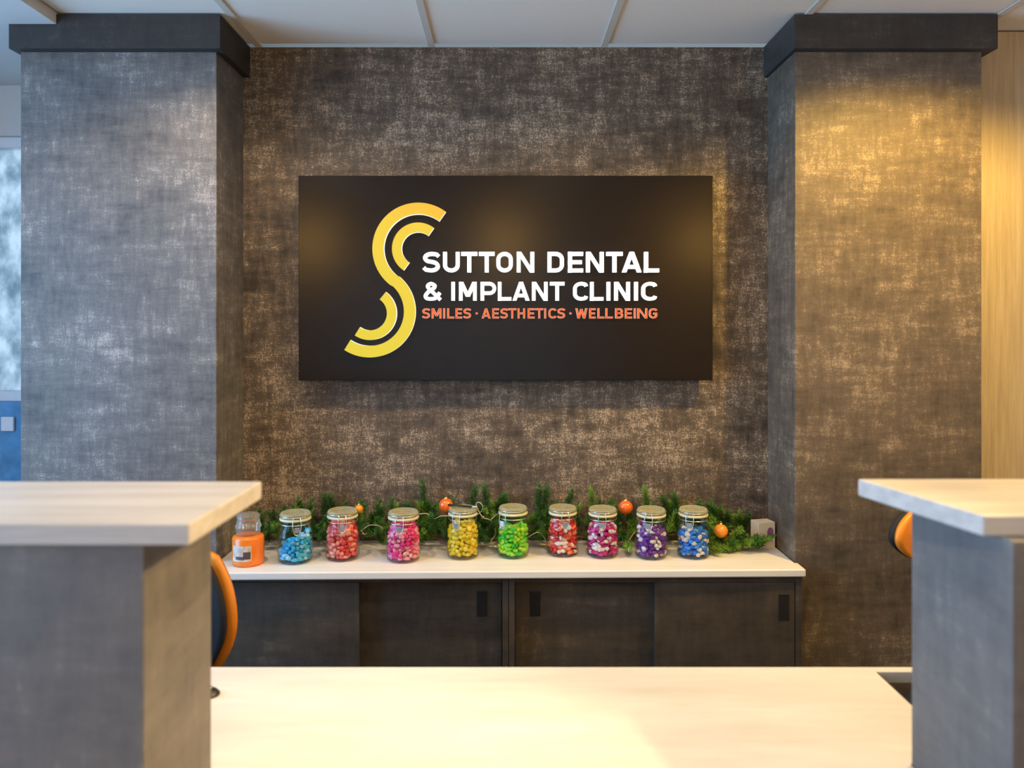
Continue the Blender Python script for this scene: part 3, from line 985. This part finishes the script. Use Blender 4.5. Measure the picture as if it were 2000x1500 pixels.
for row, (yo, z0, zr, n_) in enumerate([(0.03, 0.02, 0.06, 60), (0.0, 0.018, 0.045, 62), (-0.035, 0.016, 0.035, 48), (-0.075, 0.014, 0.05, 40)]):
    for i in range(n_):
        xx = -0.85 + (0.86 + 0.85)*(i + 0.5)/n_
        for att in range(12):
            t_ = R(rg.uniform(8, 80)); a_ = R(rg.uniform(-180, 180)); sc_ = rg.uniform(0.6, 0.95)
            lo = (xx + rg.uniform(-0.012, 0.012), yo + rg.uniform(-0.012, 0.012), z0 + rg.random()*zr)
            if xx > 0.62 and t_ < R(35): continue
            if xx > 0.74:
                lo = (lo[0], min(lo[1], -0.045), z0); t_ = max(t_, R(66))
            if clear(lo, t_, a_, 0.085*sc_):
                # tilt is about X, so a positive tilt leans towards -Y before turning by az
                sprig(*lo, t_, a_, sc_); made += 1
                break
# the taller tips seen above the jars
def tip(px, py, px0, light=False):
    d = 2.63
    top = P(px, py, d); b = P(px0, 1045, d)
    v = top - b
    L_ = v.length
    n = 1 if L_ < 0.10 else 2
    me = rg.choice(G1[5:] if light else G1[:5])
    ang = math.atan2(v.x, v.z)
    if rg.random() < 0.75:
        o = bpy.data.objects.new('sprig', rg.choice(G1)); link(o, garl)
        o.location = b + v*0.25 - garl.location; o.rotation_euler = (0, ang + rg.choice((-1, 1))*R(24), 0); o.scale = (0.9, 0.9, 0.75*min(1.2, L_/0.085))
    for q_ in range(n):
        s_ = min(1.35, L_/n/0.085*1.1)
        p0 = b + v*(q_/n)
        o = bpy.data.objects.new('sprig', me); link(o, garl)
        o.location = p0 - garl.location
        o.rotation_euler = (0, ang, 0)
        o.scale = (0.95, 0.95, s_)
for a in [(630,975,640),(650,972,662),(612,990,600),(735,990,730),(742,1008,725),(560,1000,565),(525,1030,540),(762,990,770),
          (820,952,850),(800,985,835),(835,990,860),(924,958,915),(952,958,945),(975,975,965),(990,972,990),(1048,958,1062),
          (1064,960,1064),(1110,965,1102),(1150,965,1172,True),(1166,985,1180),(1200,982,1205),(1255,962,1280,True),(1262,990,1270),(1300,975,1312),
          (1322,972,1320),(1360,985,1362),(1395,990,1400),(1412,1000,1412),(1440,1008,1445,True),(1455,1010,1450),(700,985,690),(890,990,890)]:
    tip(*a)
# sprays lying forward at the right end
for x, y, z, tl, az, s_ in [(0.68, -0.06, 0.014, 84, 60, 0.9), (0.70, -0.09, 0.013, 86, 100, 0.9), (0.66, -0.05, 0.02, 82, 20, 0.8), (0.74, -0.04, 0.02, 80, -70, 0.8),
                            (0.80, -0.03, 0.02, 80, -85, 0.7), (0.80, -0.05, 0.03, 60, -80, 0.6), (0.76, -0.02, 0.03, 50, 10, 0.8), (0.62, -0.07, 0.014, 86, 75, 0.9), (0.655, -0.09, 0.014, 87, 40, 0.6)]:
    sprig(x, y, z, R(tl), R(az), s_, G1[5])

# baubles hanging in the garland
M_baub = mat('orange_bauble', (0.80, 0.13, 0.008), 0.22, var=0.04, spec=0.8)
M_baub2 = mat('amber_bauble', (0.85, 0.28, 0.012), 0.22, var=0.04, spec=0.8)
M_cap = mat('bauble_cap_gold', (0.7, 0.5, 0.2), 0.3, 1.0, var=0.03)
for px, py, r_, d, m_, lab in [(871, 987, 0.0235, 2.56, M_baub, 'shiny orange bauble in the garland behind the yellow jar'),
        (701, 994, 0.014, 2.56, M_baub2, 'small orange bauble in the garland right of the coral red jar'),
        (1222, 991, 0.0235, 2.57, M_baub, 'orange bauble half hidden in the garland between magenta and purple jars'),
        (1408, 1037, 0.0225, 2.53, M_baub2, 'amber orange bauble right of the royal blue jar')]:
    b = tag(empty('bauble', P(px, py, d)), lab, 'bauble', 'orange baubles in the garland')
    bm = bmesh.new(); bmesh.ops.create_uvsphere(bm, u_segments=28, v_segments=18, radius=r_)
    obj('ball', bm, m_, b, True)
    bm = bmesh.new(); lathe(bm, [(0.0, r_+0.004), (r_*0.25, r_+0.004), (r_*0.27, r_*0.96)], 14)
    tube(bm, [(0.003*math.cos(t*0.785), 0, r_ + 0.006 + 0.003*math.sin(t*0.785)) for t in range(8)], 0.0005, 5, True)
    obj('cap', bm, M_cap, b, True)

# cream fairy-light cable looping through the jars
M_cable = mat('cream_cable', (0.50, 0.47, 0.34), 0.5, var=0.05)
ca = tag(empty('fairy_light_cable', (0, 0, 0)), 'cream fairy-light cable looping through the garland between the jars', 'cable')
def cable(pts, d=2.548, nm='cable_loop'):
    bm = bmesh.new()
    tube(bm, catmull([P(x, y, d + 0.01*math.sin(i*1.7)) for i, (x, y) in enumerate(pts)], 6), 0.0015, 7)
    return obj(nm, bm, M_cable, ca, True)
cable([(628,1038),(645,1034),(668,1040),(690,1042),(706,1036),(722,1026),(742,1028),(752,1040),(756,1052),(775,1030),(800,1010),(832,1003),(848,1013),(862,1008),(890,1008),(915,1010),(934,1004),(943,992),(938,982),(930,984),(936,1000),(944,1011),(958,1016),(966,1030),(967,1045),(959,1058),(968,1070),(1000,1066),(1030,1050),(1050,1040),(1064,1052),(1066,1070),(1056,1090)])
cable([(959,1059),(950,1063),(940,1062)])
cable([(958,1016),(966,1008),(978,1000)])
cable([(706,1036),(712,1044),(716,1042)])
cable([(1262,1030),(1240,1040),(1228,1060),(1232,1080)])
for x, y in [(708,1043),(940,1063),(1056,1090),(942,1011)]:
    bm = bmesh.new()
    lathe(bm, [(0, 0), (0.003, 0), (0.0034, 0.010), (0.002, 0.016), (0, 0.017)], 10)
    o = obj('bulb', bm, M_cable, ca, True, loc=P(x, y, 2.53)); o.rotation_euler = (R(60), R(40), 0)

# black stick lying over the lid of the yellow jar
yx, yy = jar_pos[3]
zl = SZ + 0.153*1.04 + 0.004
st = tag(empty('black_pen', (yx, yy, zl)), 'thin black pen lying across the lid of the yellow jar', 'pen')
bm = bmesh.new(); tube(bm, [(-0.048, 0.012, 0.0008), (0.030, -0.012, 0.0008)], 0.0036, 10)
obj('barrel', bm, M_black, st, True)
bm = bmesh.new(); tube(bm, [(0.030, -0.012, 0.0008), (0.046, -0.017, 0.0008)], [0.0038, 0.003], 10)
obj('pen_cap', bm, M_label, st, True)

# small cream card box at the right end
M_cream = mat('cream_card', (0.74, 0.62, 0.46), 0.7, var=0.05)
M_purple = mat('purple_print', (0.30, 0.10, 0.24), 0.7, var=0.2)
d = 2.585
c0 = P(1490, 1060, d)
gx = tag(empty('gift_box', (c0.x + 0.004, d, SZ + 0.0003), R(14)), 'small cream card box with purple print behind the garland end', 'box')
hh = (P(1490, 1018, d).z - SZ)
boxo('box_body', (-0.032, 0.030, -0.018, 0.03, 0, hh), M_cream, gx, 0.001)
bm = bmesh.new()
poly = [(0.012 + 0.012*math.cos(i*math.pi/8), -0.0183, hh*0.62 + 0.016*math.sin(i*math.pi/8)) for i in range(16)]
bm.faces.new([bm.verts.new(p_) for p_ in poly])
tag(obj('printed_mark', bm, M_purple, gx), 'round purple printed mark')

# ================================================================== CHAIRS
def make_chair():
    c = empty('office_chair')
    W, H = 0.225, 0.40
    def shell(y_off, inset, th, front):
        bm = bmesh.new()
        nu, nv = 18, 18
        g = []
        for side in (0, 1):
            rows = []
            for j in range(nv + 1):
                v = -1 + 2*j/nv
                row = []
                for i in range(nu + 1):
                    u = -1 + 2*i/nu
                    # disc-square map to a rounded outline
                    x = u*math.sqrt(1 - 0.42*v*v); z = v*math.sqrt(1 - 0.36*u*u)
                    X = x*(W - inset)*(1.0 - 0.10*(v < 0)*v*v)
                    Z = z*(H/2 - inset)
                    Y = y_off - 0.055*(x*x) + (th if side else 0) + 0.03*z*z*0.5
                    row.append(bm.verts.new((X, Y, Z)))
                rows.append(row)
            g.append(rows)
        for s in (0, 1):
            for j in range(nv):
                for i in range(nu):
                    bm.faces.new((g[s][j][i], g[s][j][i+1], g[s][j+1][i+1], g[s][j+1][i]))
        per = [(0, i) for i in range(nu)] + [(j, nu) for j in range(nv)] + [(nv, nu - i) for i in range(nu)] + [(nv - j, 0) for j in range(nv)]
        for k_ in range(len(per)):
            a, b = per[k_], per[(k_+1) % len(per)]
            bm.faces.new((g[0][a[0]][a[1]], g[0][b[0]][b[1]], g[1][b[0]][b[1]], g[1][a[0]][a[1]]))
        return bm
    # chair faces -Y; backrest behind the seat
    o = obj('backrest_shell', shell(0.225, 0.0, 0.020, 0), M_orange, c, True, loc=(0, 0, 0.735))
    o = obj('back_cushion', shell(0.205, 0.022, 0.018, 1), M_fabric, c, True, loc=(0, 0, 0.735))
    bm = bmesh.new()
    prof = [(0, 0.43), (0.20, 0.43), (0.235, 0.445), (0.24, 0.47), (0.225, 0.495), (0.15, 0.505), (0, 0.500)]
    lathe(bm, prof, 32)
    obj('seat', bm, M_fabric, c, True)
    bm = bmesh.new(); lathe(bm, [(0, 0.408), (0.17, 0.408), (0.22, 0.428), (0, 0.4285)], 32)
    obj('seat_shell', bm, M_orange, c, True)
    bm = bmesh.new(); tube(bm, catmull([(0, 0.10, 0.400), (0, 0.24, 0.400), (0, 0.272, 0.46), (0, 0.268, 0.60), (0, 0.252, 0.70)], 6), 0.014, 10)
    obj('back_bracket', bm, M_black, c, True)
    bm = bmesh.new(); lathe(bm, [(0, 0.10), (0.028, 0.10), (0.028, 0.26), (0.016, 0.262), (0.016, 0.395), (0.05, 0.40), (0.05, 0.407), (0, 0.407)], 20)
    obj('gas_stem', bm, M_chrome, c, True)
    for k_ in range(5):
        a = 2*math.pi*k_/5 + 0.3
        bm = bmesh.new(); tube(bm, [(0.02*math.cos(a), 0.02*math.sin(a), 0.105), (0.27*math.cos(a), 0.27*math.sin(a), 0.07)], [0.018, 0.012], 10)
        obj('base_leg', bm, M_black, c, True)
        bm = bmesh.new()
        tube(bm, [(0.27*math.cos(a) - 0.018*math.sin(a), 0.27*math.sin(a) + 0.018*math.cos(a), 0.028), (0.27*math.cos(a) + 0.018*math.sin(a), 0.27*math.sin(a) - 0.018*math.cos(a), 0.028)], 0.028, 16)
        obj('castor', bm, M_black, c, True)
    return c
ch = make_chair()
for p_ in ch.children:
    if p_.name.startswith(('backrest_shell', 'back_cushion')): p_.location.z -= 0.018
ch.location = (-0.897, 1.80, 0)
ch.rotation_euler.z = R(8)
tag(ch, 'black office chair with orange rim behind the left counter block', 'chair', 'office chairs behind the reception desk')
ch2 = ch.copy(); COL.objects.link(ch2)
for p_ in list(ch.children):
    c = p_.copy(); COL.objects.link(c); c.parent = ch2
for p_ in ch2.children:
    if p_.name.startswith(('backrest_shell', 'back_cushion')):
        p_.location.z = 0.895
        p_.scale = (1.07, 1, 0.48) if p_.name.startswith('back_c') else (1.0, 1, 0.42)
        p_.data = p_.data.copy()
        p_.data.materials[0] = M_orange if p_.name.startswith('back_c') else M_fabric
    if p_.name.startswith('back_bracket'):
        p_.scale.z = 1.24; p_.location.z = -0.10
ch2.location = (1.285, 1.95, 0.0)
ch2.rotation_euler.z = R(-6)
tag(ch2, 'office chair with orange back pad just left of the right counter block', 'chair')
